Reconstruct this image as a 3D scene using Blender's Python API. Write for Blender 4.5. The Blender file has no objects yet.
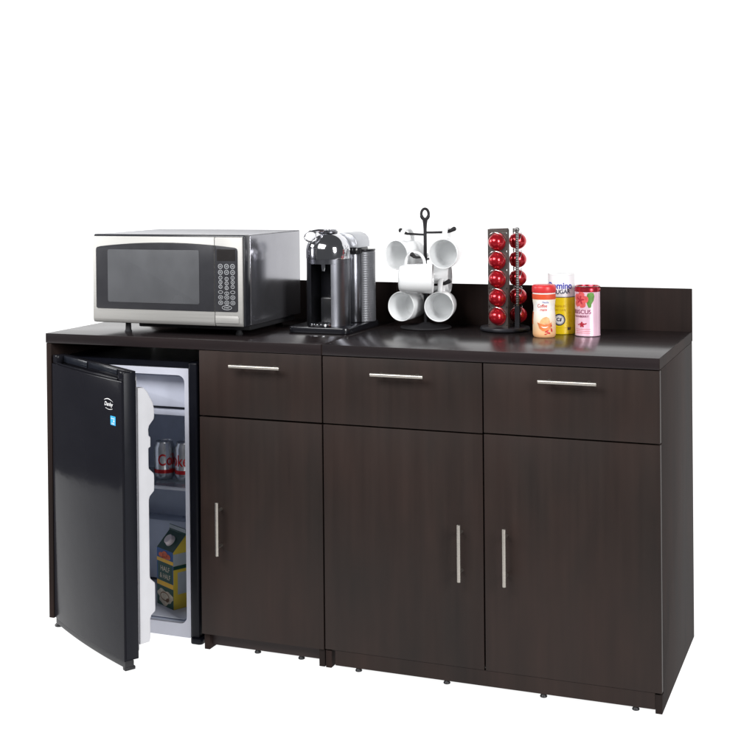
import bpy, bmesh, math, random
from mathutils import Vector, Matrix
random.seed(7)
S = bpy.context.scene
C = S.collection
PI = math.pi
R = math.radians

# ------------------------------------------------------------------ materials
def nd(nt, t, **kw):
    n = nt.nodes.new(t)
    for k, v in kw.items():
        setattr(n, k, v)
    return n

def mat(name, col, rough=.5, metal=0., spec=.5, var=.06, rvar=.05, nscale=(30, 30, 30), bump=0., bscale=None,
        coat=0., trans=0., ior=1.45, emit=0.):
    m = bpy.data.materials.new(name)
    m.use_nodes = True
    nt = m.node_tree
    b = nt.nodes['Principled BSDF']
    b.inputs['Metallic'].default_value = metal
    b.inputs['Specular IOR Level'].default_value = spec
    b.inputs['IOR'].default_value = ior
    b.inputs['Coat Weight'].default_value = coat
    b.inputs['Coat Roughness'].default_value = .05
    b.inputs['Transmission Weight'].default_value = trans
    tc = nd(nt, 'ShaderNodeTexCoord')
    mp = nd(nt, 'ShaderNodeMapping')
    mp.inputs['Scale'].default_value = nscale
    nt.links.new(tc.outputs['Object'], mp.inputs['Vector'])
    nz = nd(nt, 'ShaderNodeTexNoise')
    nz.inputs['Scale'].default_value = 1.
    nz.inputs['Detail'].default_value = 5.
    nt.links.new(mp.outputs['Vector'], nz.inputs['Vector'])
    cr = nd(nt, 'ShaderNodeValToRGB')
    cr.color_ramp.elements[0].position = .3
    cr.color_ramp.elements[1].position = .7
    lo = [max(0, c*(1-var)) for c in col]
    hi = [min(1, c*(1+var)) for c in col]
    cr.color_ramp.elements[0].color = (*lo, 1)
    cr.color_ramp.elements[1].color = (*hi, 1)
    nt.links.new(nz.outputs['Fac'], cr.inputs['Fac'])
    nt.links.new(cr.outputs['Color'], b.inputs['Base Color'])
    mr = nd(nt, 'ShaderNodeMapRange')
    mr.inputs['To Min'].default_value = max(0.02, rough-rvar)
    mr.inputs['To Max'].default_value = min(1, rough+rvar)
    nt.links.new(nz.outputs['Fac'], mr.inputs['Value'])
    nt.links.new(mr.outputs['Result'], b.inputs['Roughness'])
    if bump:
        nb = nd(nt, 'ShaderNodeTexNoise')
        nb.inputs['Scale'].default_value = 1.
        nb.inputs['Detail'].default_value = 4.
        mb = nd(nt, 'ShaderNodeMapping')
        mb.inputs['Scale'].default_value = bscale or nscale
        nt.links.new(tc.outputs['Object'], mb.inputs['Vector'])
        nt.links.new(mb.outputs['Vector'], nb.inputs['Vector'])
        bp = nd(nt, 'ShaderNodeBump')
        bp.inputs['Strength'].default_value = bump
        bp.inputs['Distance'].default_value = .001
        nt.links.new(nb.outputs['Fac'], bp.inputs['Height'])
        nt.links.new(bp.outputs['Normal'], b.inputs['Normal'])
    if emit:
        b.inputs['Emission Color'].default_value = (1, 1, 1, 1)
        b.inputs['Emission Strength'].default_value = emit
    return m

def wood(name, c1, c2, scale, rough, spec, bump=.05):
    m = mat(name, c1, rough=rough, spec=spec, nscale=scale, bump=bump, bscale=[s*2.2 for s in scale])
    nt = m.node_tree
    cr = [n for n in nt.nodes if n.type == 'VALTORGB'][0]
    cr.color_ramp.elements[0].color = (*c1, 1)
    cr.color_ramp.elements[1].color = (*c2, 1)
    # large soft blotches over the fine grain
    b = nt.nodes['Principled BSDF']
    tc = [n for n in nt.nodes if n.type == 'TEX_COORD'][0]
    mp = nd(nt, 'ShaderNodeMapping')
    mp.inputs['Scale'].default_value = [s*.10+1.6 for s in scale]
    nt.links.new(tc.outputs['Object'], mp.inputs['Vector'])
    nz = nd(nt, 'ShaderNodeTexNoise')
    nz.inputs['Scale'].default_value = 1.3
    nz.inputs['Detail'].default_value = 3.
    nt.links.new(mp.outputs['Vector'], nz.inputs['Vector'])
    c2_ = nd(nt, 'ShaderNodeValToRGB')
    c2_.color_ramp.elements[0].position = .32
    c2_.color_ramp.elements[1].position = .68
    c2_.color_ramp.elements[0].color = (.40, .43, .44, 1)
    c2_.color_ramp.elements[1].color = (.62, .56, .54, 1)
    nt.links.new(nz.outputs['Fac'], c2_.inputs['Fac'])
    mx = nd(nt, 'ShaderNodeVectorMath', operation='MULTIPLY')
    nt.links.new(cr.outputs['Color'], mx.inputs[0])
    nt.links.new(c2_.outputs['Color'], mx.inputs[1])
    m2 = nd(nt, 'ShaderNodeVectorMath', operation='SCALE')
    m2.inputs['Scale'].default_value = 2.
    nt.links.new(mx.outputs['Vector'], m2.inputs[0])
    nt.links.new(m2.outputs['Vector'], b.inputs['Base Color'])
    return m

def zbands(name, stops, rough=.35, spec=.5, metal=0., var=.04, coat=0.):
    """colour by height above the thing's base: stops = [(z, colour)], constant steps"""
    m = mat(name, (1, 1, 1), rough=rough, spec=spec, metal=metal, coat=coat)
    nt = m.node_tree
    b = nt.nodes['Principled BSDF']
    tc = [n for n in nt.nodes if n.type == 'TEX_COORD'][0]
    sp = nd(nt, 'ShaderNodeSeparateXYZ')
    nt.links.new(tc.outputs['Object'], sp.inputs[0])
    zmax = .2
    mr = nd(nt, 'ShaderNodeMath', operation='DIVIDE')
    mr.inputs[1].default_value = zmax
    nt.links.new(sp.outputs['Z'], mr.inputs[0])
    cr = nd(nt, 'ShaderNodeValToRGB')
    cr.color_ramp.interpolation = 'LINEAR'
    el = cr.color_ramp.elements
    el[0].position = stops[0][0]/zmax
    el[0].color = (*stops[0][1], 1)
    el[1].position = stops[1][0]/zmax
    el[1].color = (*stops[1][1], 1)
    for z, c in stops[2:]:
        e = el.new(z/zmax)
        e.color = (*c, 1)
    nt.links.new(mr.outputs[0], cr.inputs['Fac'])
    nt.links.new(cr.outputs['Color'], b.inputs['Base Color'])
    return m

M = {}
M['front'] = wood('espresso_laminate', (.0170, .0115, .0100), (.0220, .0148, .0127), (42, 42, 2.0), .48, .19)
M['side'] = wood('espresso_laminate_side', (.0180, .0132, .0122), (.0230, .0165, .0150), (55, 55, 2.2), .62, .04)
M['top'] = wood('espresso_countertop', (.0165, .0130, .0137), (.0200, .0158, .0166), (2.2, 55, 55), .235, .27, .0)
M['edge'] = wood('espresso_edge', (.022, .0165, .0155), (.029, .0215, .020), (2.2, 55, 55), .40, .35)
M['inside'] = mat('cabinet_inside', (.006, .005, .006), rough=.7, spec=.2)
M['kick'] = wood('kick_laminate', (.0175, .0122, .0120), (.023, .0158, .0155), (2.2, 55, 55), .5, .3)
M['nickel'] = mat('brushed_nickel', (.42, .39, .355), rough=.40, metal=1., nscale=(8, 8, 400), rvar=.08)
M['blackplastic'] = mat('black_plastic', (.012, .012, .014), rough=.45, spec=.4)
M['rubber'] = mat('rubber', (.02, .02, .022), rough=.7, spec=.3)
M['gloss_black'] = mat('gloss_black_door', (.010, .010, .013), rough=.13, spec=.05, rvar=.05, nscale=(5, 5, 9), bump=.35, bscale=(3.5, 3.5, 5))
[n for n in M['gloss_black'].node_tree.nodes if n.type == 'BUMP'][0].inputs['Distance'].default_value = .004
M['black_side'] = mat('black_side', (.005, .0055, .009), rough=.35, spec=.18)
M['door_white'] = mat('white_plastic', (.56, .56, .585), rough=.4, spec=.4, var=.02)
M['rim_white'] = mat('rim_white', (.52, .53, .60), rough=.4, spec=.4, var=.02)
M['liner'] = mat('liner_grey', (.58, .63, .75), rough=.45, spec=.35, var=.04)
M['linerfloor'] = mat('liner_floor', (.55, .57, .64), rough=.4, spec=.4, var=.04)
M['flap'] = mat('freezer_flap', (.50, .52, .61), rough=.4, spec=.4, var=.02)
M['shelfglass'] = mat('shelf_glass', (.35, .40, .46), rough=.12, spec=.5, trans=.6)
M['white_print'] = mat('white_print', (.82, .82, .82), rough=.4)
M['grey_print'] = mat('grey_print', (.42, .43, .45), rough=.4)
M['blue_sticker'] = mat('blue_sticker', (.02, .36, .72), rough=.4)
M['steel'] = mat('brushed_steel', (.43, .422, .405), rough=.58, metal=.62, nscale=(3, 300, 300), var=.05, rvar=.06)
M['case'] = mat('painted_case', (.30, .30, .325), rough=.16, metal=.85, var=.03, rvar=.03)
M['mwblack'] = mat('oven_black', (.030, .030, .034), rough=.25, spec=.45)
M['mwglass'] = mat('oven_window', (.085, .087, .093), rough=.26, spec=.35, var=.10, nscale=(14, 14, 9))
M['display'] = mat('oven_display', (.022, .020, .020), rough=.12, spec=.5)
M['chrome'] = mat('chrome', (.66, .66, .69), rough=.09, metal=1., var=.02, rvar=.02)
M['darkmetal'] = mat('dark_metal', (.172, .175, .195), rough=.30, metal=1., var=.05, rvar=.04)
M['tank'] = mat('smoked_tank', (.165, .168, .182), rough=.36, metal=.45, spec=.5)
M['greytop'] = mat('silver_cover', (.46, .47, .50), rough=.3, metal=.5)
M['cmblack'] = mat('machine_black', (.010, .010, .013), rough=.22, spec=.5)
M['ceramic'] = mat('white_ceramic', (.84, .85, .855), rough=.12, spec=.5, var=.015, rvar=.03, coat=.2)
M['iron'] = mat('dark_iron', (.020, .019, .021), rough=.5, metal=.1, spec=.25, bump=.1, bscale=(300, 300, 300))
M['post'] = mat('post_metal', (.17, .165, .165), rough=.38, metal=.9)
M['rackplate'] = mat('rack_plate', (.17, .145, .135), rough=.32, metal=.8, var=.08)
M['rackbase'] = mat('rack_base', (.018, .018, .022), rough=.35, spec=.4)
M['silver'] = mat('silver_wire', (.50, .485, .475), rough=.25, metal=1.)
M['capsule'] = mat('red_capsule', (.46, .010, .020), rough=.20, metal=.55, spec=.6, var=.08, rvar=.04, bump=.10, bscale=(120, 120, 120), coat=.4)
M['foil'] = mat('red_foil', (.30, .010, .016), rough=.35, metal=.6)
M['red_lid'] = mat('red_lid', (.62, .035, .040), rough=.35, spec=.5, var=.05)
M['red_band'] = mat('red_band', (.68, .085, .030), rough=.4, var=.06)
M['cream_print'] = mat('cream_print', (.88, .86, .82), rough=.4)
M['orange_print'] = mat('orange_print', (.76, .22, .07), rough=.4, var=.25, nscale=(80, 80, 80))
M['peach_print'] = mat('peach_print', (.82, .44, .20), rough=.4, var=.18, nscale=(80, 80, 80))
M['rust_print'] = mat('rust_print', (.62, .15, .04), rough=.4, var=.1)
M['red_print'] = mat('red_print', (.60, .03, .03), rough=.4)
M['pinkred_print'] = mat('pinkred_print', (.66, .10, .10), rough=.4, var=.25, nscale=(110, 110, 110))
M['deepred_print'] = mat('deepred_print', (.42, .02, .04), rough=.4)
M['blue_print'] = mat('blue_print', (.035, .045, .36), rough=.4)
M['navy_print'] = mat('navy_print', (.015, .02, .07), rough=.4)
M['gold_print'] = mat('gold_print', (.60, .36, .01), rough=.4)
M['berry_print'] = mat('berry_print', (.20, .015, .07), rough=.4)
M['leaf_print'] = mat('leaf_print', (.10, .24, .035), rough=.4, var=.2, nscale=(90, 90, 90))
M['creamer'] = zbands('creamer_sleeve', [(0., (.78, .40, .18)), (.03, (.83, .57, .34)), (.055, (.88, .78, .64)), (.085, (.88, .86, .81)), (.11, (.87, .79, .66))], rough=.32)
M['sugar'] = zbands('sugar_sleeve', [(0., (.86, .62, .008)), (.108, (.86, .64, .008)), (.1085, (.03, .03, .08)), (.1105, (.03, .03, .08)), (.111, (.83, .83, .85)), (.19, (.84, .84, .86))], rough=.28, metal=.0)
M['tin'] = mat('pink_tin', (.78, .52, .63), rough=.25, metal=.15, var=.03)
M['tin_lid'] = mat('red_tin_lid', (.50, .03, .05), rough=.22, metal=.7)
M['can'] = mat('silver_can', (.62, .63, .65), rough=.22, metal=.9)
M['can_red'] = mat('can_red', (.45, .015, .02), rough=.25, metal=.4)
M['ct_green'] = mat('carton_green', (.008, .055, .040), rough=.4)
M['ct_blue'] = mat('carton_blue', (.012, .075, .26), rough=.4)
M['ct_yellow'] = mat('carton_yellow', (.62, .46, .05), rough=.4)
M['ct_gold'] = mat('carton_gold', (.72, .42, .03), rough=.4)
M['ct_cream'] = mat('carton_cream', (.50, .44, .34), rough=.45, var=.25, nscale=(60, 60, 60))
M['ct_grey'] = mat('carton_grey', (.36, .40, .42), rough=.45)
M['ct_red'] = mat('carton_red', (.55, .10, .03), rough=.45, var=.3, nscale=(120, 120, 120))
M['backdrop'] = mat('studio_white_glow', (.30, .30, .30), rough=.9, spec=0., var=.0, emit=.96)  # emission stands in for lamps blowing out the backdrop

# ------------------------------------------------------------------ mesh helpers
def nb():
    return bmesh.new()

def box(bm, x0, x1, y0, y1, z0, z1, bev=0., seg=2):
    r = bmesh.ops.create_cube(bm, size=1.)
    vs = r['verts']
    for v in vs:
        v.co = Vector(((x0+x1)/2+v.co.x*(x1-x0), (y0+y1)/2+v.co.y*(y1-y0), (z0+z1)/2+v.co.z*(z1-z0)))
    if bev:
        es = list({e for v in vs for e in v.link_edges})
        bmesh.ops.bevel(bm, geom=es, offset=bev, segments=seg, profile=.5, affect='EDGES')
    return bm

def prism(bm, pts, axis, a, b, bev=0., seg=2):
    """polygon extruded along an axis; pts are the two other coordinates (x: (y,z), y: (x,z), z: (x,y))"""
    def P(p, t):
        return {'x': (t, p[0], p[1]), 'y': (p[0], t, p[1]), 'z': (p[0], p[1], t)}[axis]
    v0 = [bm.verts.new(P(p, a)) for p in pts]
    v1 = [bm.verts.new(P(p, b)) for p in pts]
    n = len(pts)
    fs = [bm.faces.new(v0), bm.faces.new(v1[::-1])]
    for i in range(n):
        fs.append(bm.faces.new((v0[i], v1[i], v1[(i+1) % n], v0[(i+1) % n])))
    bmesh.ops.recalc_face_normals(bm, faces=fs)
    if bev:
        es = list({e for f in fs[:2] for e in f.edges})
        bmesh.ops.bevel(bm, geom=es, offset=bev, segments=seg, profile=.5, affect='EDGES')
    return bm

def lathe(bm, prof, n=48, mtx=None, a0=0., a1=2*PI):
    """prof = [(r, z)] round the z axis"""
    full = abs(a1-a0-2*PI) < 1e-6
    k = n if full else n+1
    rings = []
    for (r, z) in prof:
        if r < 1e-6:
            rings.append([bm.verts.new((0, 0, z))])
        else:
            rings.append([bm.verts.new((r*math.cos(a0+(a1-a0)*i/n), r*math.sin(a0+(a1-a0)*i/n), z)) for i in range(k)])
    for A, B in zip(rings, rings[1:]):
        for i in range(n):
            j = (i+1) % k
            if len(A) == 1 and len(B) == 1:
                continue
            if len(A) == 1:
                bm.faces.new((A[0], B[i], B[j]))
            elif len(B) == 1:
                bm.faces.new((A[i], A[j], B[0]))
            else:
                bm.faces.new((A[i], A[j], B[j], B[i]))
    if mtx is not None:
        for ring in rings:
            for v in ring:
                v.co = mtx @ v.co
    bmesh.ops.recalc_face_normals(bm, faces=bm.faces)
    return bm

def tube(bm, path, rad, n=12, cap=True, flat=None, closed=False):
    """round bar along a path; rad a number or a list; flat = (axis vector, factor) squashes the section"""
    P = [Vector(p) for p in path]
    m = len(P)
    rs = rad if isinstance(rad, (list, tuple)) else [rad]*m
    rings = []
    up = None
    for i in range(m):
        if closed:
            t = (P[(i+1) % m]-P[i-1]).normalized()
        else:
            t = (P[min(i+1, m-1)]-P[max(i-1, 0)]).normalized()
        if up is None:
            up = t.orthogonal().normalized()
        up = (up-t*up.dot(t)).normalized()
        s = t.cross(up)
        ring = []
        for k in range(n):
            a = 2*PI*k/n
            d = up*math.cos(a)*rs[i]+s*math.sin(a)*rs[i]
            if flat:
                ax = flat[0]
                d = d+ax*(d.dot(ax))*(flat[1]-1)
            ring.append(bm.verts.new(P[i]+d))
        rings.append(ring)
    pairs = list(zip(rings, rings[1:]))
    if closed:
        pairs.append((rings[-1], rings[0]))
    for A, B in pairs:
        for k in range(n):
            j = (k+1) % n
            bm.faces.new((A[k], A[j], B[j], B[k]))
    if cap and not closed:
        bm.faces.new(rings[0][::-1])
        bm.faces.new(rings[-1])
    bmesh.ops.recalc_face_normals(bm, faces=bm.faces)
    return bm

def rrect(x0, x1, y0, y1, r, n=6):
    out = []
    for cx, cy, a in ((x1-r, y1-r, 0), (x0+r, y1-r, 90), (x0+r, y0+r, 180), (x1-r, y0+r, 270)):
        for i in range(n+1):
            t = R(a+90*i/n)
            out.append((cx+r*math.cos(t), cy+r*math.sin(t)))
    return out

def ellipse(cx, cy, a, b, n=32, rot=0.):
    out = []
    for i in range(n):
        t = 2*PI*i/n
        x, y = a*math.cos(t), b*math.sin(t)
        out.append((cx+x*math.cos(rot)-y*math.sin(rot), cy+x*math.sin(rot)+y*math.cos(rot)))
    return out

def flatpoly(bm, pts):
    vs = [bm.verts.new((p[0], p[1], 0)) for p in pts]
    f = bm.faces.new(vs)
    bmesh.ops.triangulate(bm, faces=[f])
    return bm

def annulus(bm, cx, cy, a, b, w, n=28):
    o = [bm.verts.new((x, y, 0)) for x, y in ellipse(cx, cy, a, b, n)]
    i = [bm.verts.new((x, y, 0)) for x, y in ellipse(cx, cy, a-w, b-w, n)]
    for k in range(n):
        j = (k+1) % n
        bm.faces.new((o[k], o[j], i[j], i[k]))
    return bm

def text(bm, s, cx, cy, h, w=None, bold=0., shear=0., space=1.):
    """letters as flat faces in XY, cap height h, squeezed to width w, centred on (cx, cy)"""
    cu = bpy.data.curves.new('letters', 'FONT')
    cu.body = s
    cu.size = 1.
    cu.offset = bold
    cu.shear = shear
    cu.space_character = space
    ob = bpy.data.objects.new('letters', cu)
    C.objects.link(ob)
    dg = bpy.context.evaluated_depsgraph_get()
    me = bpy.data.meshes.new_from_object(ob.evaluated_get(dg))
    xs = [v.co.x for v in me.vertices]
    ys = [v.co.y for v in me.vertices]
    k = h/.70
    kx = k if w is None else w/(max(xs)-min(xs))
    mx, my = (max(xs)+min(xs))/2, .35
    t = bmesh.new()
    t.from_mesh(me)
    for v in t.verts:
        v.co = Vector((cx+(v.co.x-mx)*kx, cy+(v.co.y-my)*k, 0))
    tmp = bpy.data.meshes.new('letters')
    t.to_mesh(tmp)
    t.free()
    bm.from_mesh(tmp)
    bpy.data.meshes.remove(tmp)
    bpy.data.objects.remove(ob)
    bpy.data.curves.remove(cu)
    bpy.data.meshes.remove(me)
    return bm

def wrap(bm, r, a0, off=.0005, step=.004, rfun=None):
    """bend flat XY artwork round a standing cylinder: x runs round, y runs up"""
    xs = [v.co.x for v in bm.verts]
    x = min(xs)+step
    while x < max(xs):
        bmesh.ops.bisect_plane(bm, geom=bm.verts[:]+bm.edges[:]+bm.faces[:], plane_co=(x, 0, 0), plane_no=(1, 0, 0))
        x += step
    if rfun:
        y = min(v.co.y for v in bm.verts)+.003
        ym = max(v.co.y for v in bm.verts)
        while y < ym:
            bmesh.ops.bisect_plane(bm, geom=bm.verts[:]+bm.edges[:]+bm.faces[:], plane_co=(0, y, 0), plane_no=(0, 1, 0))
            y += .003
    for v in bm.verts:
        rr = (rfun(v.co.y) if rfun else r)+off
        a = R(a0)+v.co.x/r
        v.co = Vector((rr*math.cos(a), rr*math.sin(a), v.co.y))
    return bm

def place(bm, o, ux, uy):
    """put flat XY artwork on a plane: origin o, directions ux and uy"""
    o, ux, uy = Vector(o), Vector(ux), Vector(uy)
    for v in bm.verts:
        v.co = o+ux*v.co.x+uy*v.co.y
    return bm

# ------------------------------------------------------------------ scene objects
ROOT = {}
def thing(name, label, cat, loc=(0, 0, 0), rotz=0., mtx=None, group=None):
    o = bpy.data.objects.new(name, None)
    o.empty_display_size = .05
    C.objects.link(o)
    m = mtx if mtx is not None else Matrix.Translation(loc) @ Matrix.Rotation(rotz, 4, 'Z')
    o.matrix_world = m
    o['label'] = label
    o['category'] = cat
    if group:
        o['group'] = group
    ROOT[o.name] = m
    return o

def obj(name, bm, m, parent=None, world=False, smooth=35, label=None):
    if world and parent is not None:
        p = parent
        while p.parent:
            p = p.parent
        inv = ROOT[p.name].inverted()
        for v in bm.verts:
            v.co = inv @ v.co
    me = bpy.data.meshes.new(name)
    bm.to_mesh(me)
    bm.free()
    me.materials.append(m)
    if smooth:
        for p in me.polygons:
            p.use_smooth = True
        me.set_sharp_from_angle(angle=R(smooth))
    o = bpy.data.objects.new(name, me)
    C.objects.link(o)
    if parent is not None:
        o.parent = parent
    if label:
        o['label'] = label
    return o

def copy_tree(o, parent=None):
    c = o.copy()
    C.objects.link(c)
    if parent is not None:
        c.parent = parent
    for ch in list(o.children):
        copy_tree(ch, c)
    return c

# ------------------------------------------------------------------ studio backdrop (white sweep: floor curving up into a wall, self-glowing in place of lamps)
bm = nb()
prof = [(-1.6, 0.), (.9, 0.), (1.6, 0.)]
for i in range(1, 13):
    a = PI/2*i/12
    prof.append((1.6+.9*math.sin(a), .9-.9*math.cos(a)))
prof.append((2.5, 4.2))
A = [bm.verts.new((-3.3 if y < 1. else -5.2, y, z)) for y, z in prof]  # out-of-view left edge cut short to place the reflection break on the fridge door
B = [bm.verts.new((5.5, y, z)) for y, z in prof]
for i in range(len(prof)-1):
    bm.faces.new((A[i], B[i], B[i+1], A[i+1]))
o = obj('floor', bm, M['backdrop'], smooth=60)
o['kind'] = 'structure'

# ------------------------------------------------------------------ cabinets
TOPZ, SLAB, DEP, BSZ = .914, .0295, .614, 1.042
ZB = TOPZ-SLAB
def bar_handle(parent, p0, p1):
    """round bar on two posts, standing 3 cm off the front"""
    bm = nb()
    p0, p1 = Vector(p0), Vector(p1)
    d = (p1-p0)
    tube(bm, [p0, p0+d*.005, p1-d*.005, p1], [.0048, .0055, .0055, .0048], 14)
    for t in (.16, .84):
        q = p0+d*t
        tube(bm, [q, q+Vector((0, .032, 0))], .0042, 10)
    return obj('handle', bm, M['nickel'], parent, world=True)

def cabinet(root, x0, x1, panels, fronts, kick, glides, kick_y, back):
    cx0, cx1 = x0, x1
    bm = nb(); box(bm, cx0+.0012, cx1-.0012, -.0015, DEP-.0165, ZB, TOPZ, .0006)
    ctop = obj('countertop', bm, M['top'], root, world=True)
    for ex in (cx0, cx1-.0011):
        bm = nb(); box(bm, ex, ex+.0011, -.0012, DEP-.0168, ZB+.0003, TOPZ-.0003)
        obj('edge_band', bm, M['side'], ctop, world=True)
    bm = nb(); box(bm, cx0, cx1, DEP-.016, DEP, ZB, BSZ, .0012)
    obj('backsplash', bm, M['side'], root, world=True)
    for (a, b, zb, fy, ft) in panels:
        bm = nb()
        prism(bm, [(fy, .0485), (ft, .0485), (ft, zb), (DEP-.012, zb), (DEP-.012, ZB-.001), (fy, ZB-.001)][:] if zb < .01 else
              [(fy, zb), (DEP-.012, zb), (DEP-.012, ZB-.001), (fy, ZB-.001)], 'x', a, b, .001)
        obj('side_panel', bm, M['side'], root, world=True)
    for (kind, a, b, z0, z1, h) in fronts:
        bm = nb(); box(bm, a, b, 0., .0185, z0, z1, .0011)
        f = obj(kind, bm, M['front'], root, world=True)
        bar_handle(f, *h)
    bm = nb(); box(bm, kick[0], kick[1], kick_y, kick_y+.016, .010, .0490 if kick_y > .01 else .0522)
    obj('toe_kick', bm, M['kick' if kick_y > .01 else 'front'], root, world=True)
    bm = nb(); box(bm, back[0], back[1], DEP-.011, DEP-.001, .05, ZB-.0015)
    obj('back_panel', bm, M['inside'], root, world=True)
    for gx in glides:
        bm = nb()
        lathe(bm, [(0, 0), (.009, 0), (.010, .002), (.008, .006), (.005, .0098), (0, .0098)], 16, Matrix.Translation((gx, kick_y+.008, 0)))
        obj('glide', bm, M['blackplastic'], root, world=True)

hz = .8445
XL = -.9265
left = thing('fridge_cabinet', 'dark espresso cabinet with open bay holding the small fridge, one drawer and one door', 'cabinet', (XL/2, .3, 0))
cabinet(left, XL, -.0008, [(XL, XL+.018, .036, .001, 0), (-.3925, -.3745, 0., .0195, .0155), (-.0195, -.0015, 0., .0195, .006)],
        [('drawer', -.3925, -.0018, .6925, .8825, ((-.279, -.03, hz), (-.119, -.03, hz))),
         ('door', -.3925, -.0018, .050, .6875, ((-.323, -.03, .2925), (-.323, -.03, .4475)))],
        (-.3740, -.0200), (-.23, -.09), .032, (XL+.019, -.002))
bm = nb()
box(bm, -.374, -.02, .022, .05, .682, .698)
obj('inner_rail', bm, M['inside'], left, world=True)
bm = nb()
box(bm, -.374, -.02, .022, DEP-.02, .052, .066)
obj('bottom_shelf', bm, M['inside'], left, world=True)

XR = .9435
right = thing('base_cabinet', 'dark espresso cabinet with two drawers above two doors', 'cabinet', (XR/2, .3, 0))
cabinet(right, .0008, XR, [(.0018, .0195, 0., .0195, .004), (XR-.018, XR, 0., .0195, .001)],
        [('drawer', .0025, .4695, .6925, .8815, ((.158, -.03, hz-.004), (.312, -.03, hz-.004))),
         ('drawer', .4735, XR-.0005, .6945, .8815, ((.631, -.03, hz), (.786, -.03, hz))),
         ('door', .0025, .4695, .053, .6885, ((.4095, -.03, .2935), (.4095, -.03, .4480))),
         ('door', .4735, XR-.0005, .053, .6905, ((.5355, -.03, .2935), (.5355, -.03, .4480)))],
        (.0325, XR-.0185), (.10, .36, .63, .874), .0015, (.002, XR-.002))
bm = nb()
box(bm, .02, XR-.02, .022, .05, .682, .698)
obj('inner_rail', bm, M['inside'], right, world=True)
bm = nb()
box(bm, .463, .480, .0515, .40, .068, ZB-.002)
obj('inner_partition', bm, M['inside'], right, world=True)
bm = nb()
box(bm, .02, XR-.02, .022, DEP-.02, .052, .066)
obj('bottom_shelf', bm, M['inside'], right, world=True)

# ------------------------------------------------------------------ small refrigerator
fr = thing('mini_fridge', 'glossy black compact refrigerator with its door standing open, inside the cabinet bay', 'refrigerator', (-.66, .28, 0))
FX0, FX1, FY, FZ0, FZ1 = -.902, -.4235, .046, .014, .838
bm = nb()
box(bm, FX0, FX0+.016, FY, .50, FZ0, FZ1)
box(bm, FX1-.030, FX1, FY-.004, .50, FZ0, FZ1, .006, 3)
box(bm, FX0+.0162, FX1-.0302, FY, .50, FZ1-.017, FZ1)
box(bm, FX0+.0162, FX1-.0302, .485, .4995, FZ0, FZ1-.0172)
body = obj('body', bm, M['black_side'], fr, world=True)
bm = nb()
lathe(bm, [(0, 0), (.013, 0), (.014, .004), (.009, .009), (.006, FZ0-.0005), (0, FZ0-.0005)], 20, Matrix.Translation((-.915, .036, 0)))
obj('foot', bm, M['blackplastic'], fr, world=True)
bm = nb()
prism(bm, rrect(FX1-.030, FX1+.010, .034, .10, .012), 'z', .0, FZ0+.004, .003)
obj('foot', bm, M['black_side'], fr, world=True)
# white front rim and grey liner
ox0, ox1, oz0, oz1 = FX0+.0165, FX1-.0305, FZ0, .819
ix0, ix1, iz0, iz1 = ox0+.016, ox1-.0135, .054, .798
outer = rrect(ox0, ox1, oz0, oz1, .003)
inner = rrect(ix0, ix1, iz0, iz1, .022)
inb = rrect(ix0+.006, ix1-.006, iz0+.004, iz1-.004, .022)
bm = nb()
def ring(pts, y):
    return [bm.verts.new((p[0], y, p[1])) for p in pts]
r0, r1, r2, r3 = ring(outer, FY+.03), ring(outer, FY-.002), ring(inner, FY-.002), ring(inner, FY+.012)
n = len(r0)
for A_, B_ in ((r0, r1), (r1, r2), (r2, r3)):
    for i in range(n):
        j = (i+1) % n
        bm.faces.new((A_[i], A_[j], B_[j], B_[i]))
bmesh.ops.recalc_face_normals(bm, faces=bm.faces)
obj('front_rim', bm, M['rim_white'], fr, world=True)
bm = nb()
r3, r4 = ring(inner, FY+.0122), ring(inb, .44)
for i in range(n):
    j = (i+1) % n
    bm.faces.new((r3[i], r3[j], r4[j], r4[i]))
bm.faces.new(r4)
liner = obj('liner', bm, M['liner'], fr, world=True)
bm = nb(); box(bm, ix0+.02, ix1-.02, FY+.02, .43, iz0+.0043, iz0+.0058, .0003)
obj('floor_tray', bm, M['linerfloor'], liner, world=True)
bm = nb(); box(bm, ix0+.006, ix1-.006, .37, .436, iz0+.012, .262, .006)
obj('rear_step', bm, M['liner'], liner, world=True)
# freezer compartment
bm = nb(); prism(bm, rrect(ix0+.004, ix1-.003, .6905, .7865, .012), 'y', FY+.054, FY+.072, .004)
flap = obj('freezer_flap', bm, M['flap'], fr, world=True)
bm = nb()
box(bm, ix0+.008, ix1-.006, FY+.066, .42, .662, .682, .004)
obj('freezer_box', bm, M['flap'], fr, world=True)
bm = nb(); box(bm, ix0+.004, ix1-.004, .205, .432, .4125, .4185, .0015)
shelf = obj('shelf', bm, M['shelfglass'], fr, world=True)
bm = nb(); box(bm, ix0+.004, ix1-.004, .199, .2048, .4095, .4195, .0015)
obj('shelf_trim', bm, M['linerfloor'], shelf, world=True)
# door, in its own local frame (x along the door from the hinge, y inward)
DA = R(-31.67)
DM = Matrix.Translation((-.905, 0, 0)) @ Matrix.Rotation(DA, 4, 'Z')
def dobj(name, bm, m, parent, label=None):
    for v in bm.verts:
        v.co = DM @ v.co
    return obj(name, bm, m, parent, world=True, label=label)
W = .478
def bow(x):
    t = x/W
    return -.010*4*t*(1-t)
N = 24
def bowed(bm, z0, z1, yb, dy=0., x0=0., x1=W, lip=0.):
    xs = [x0+(x1-x0)*i/N for i in range(N+1)]
    pts = [(x, bow(x)+dy) for x in xs]+[(x1, yb), (x0, yb)]
    prism(bm, pts, 'z', z0, z1, .002)
    return bm
bm = nb(); bowed(bm, .0405, .8225, .044)
box(bm, 0.0, W, .026, .044, .8228, .8485, .002)
box(bm, 0.0, .030, .002, .0258, .8228, .8485, .003)
box(bm, W-.028, W, .002, .0258, .8228, .8485, .003)
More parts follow.
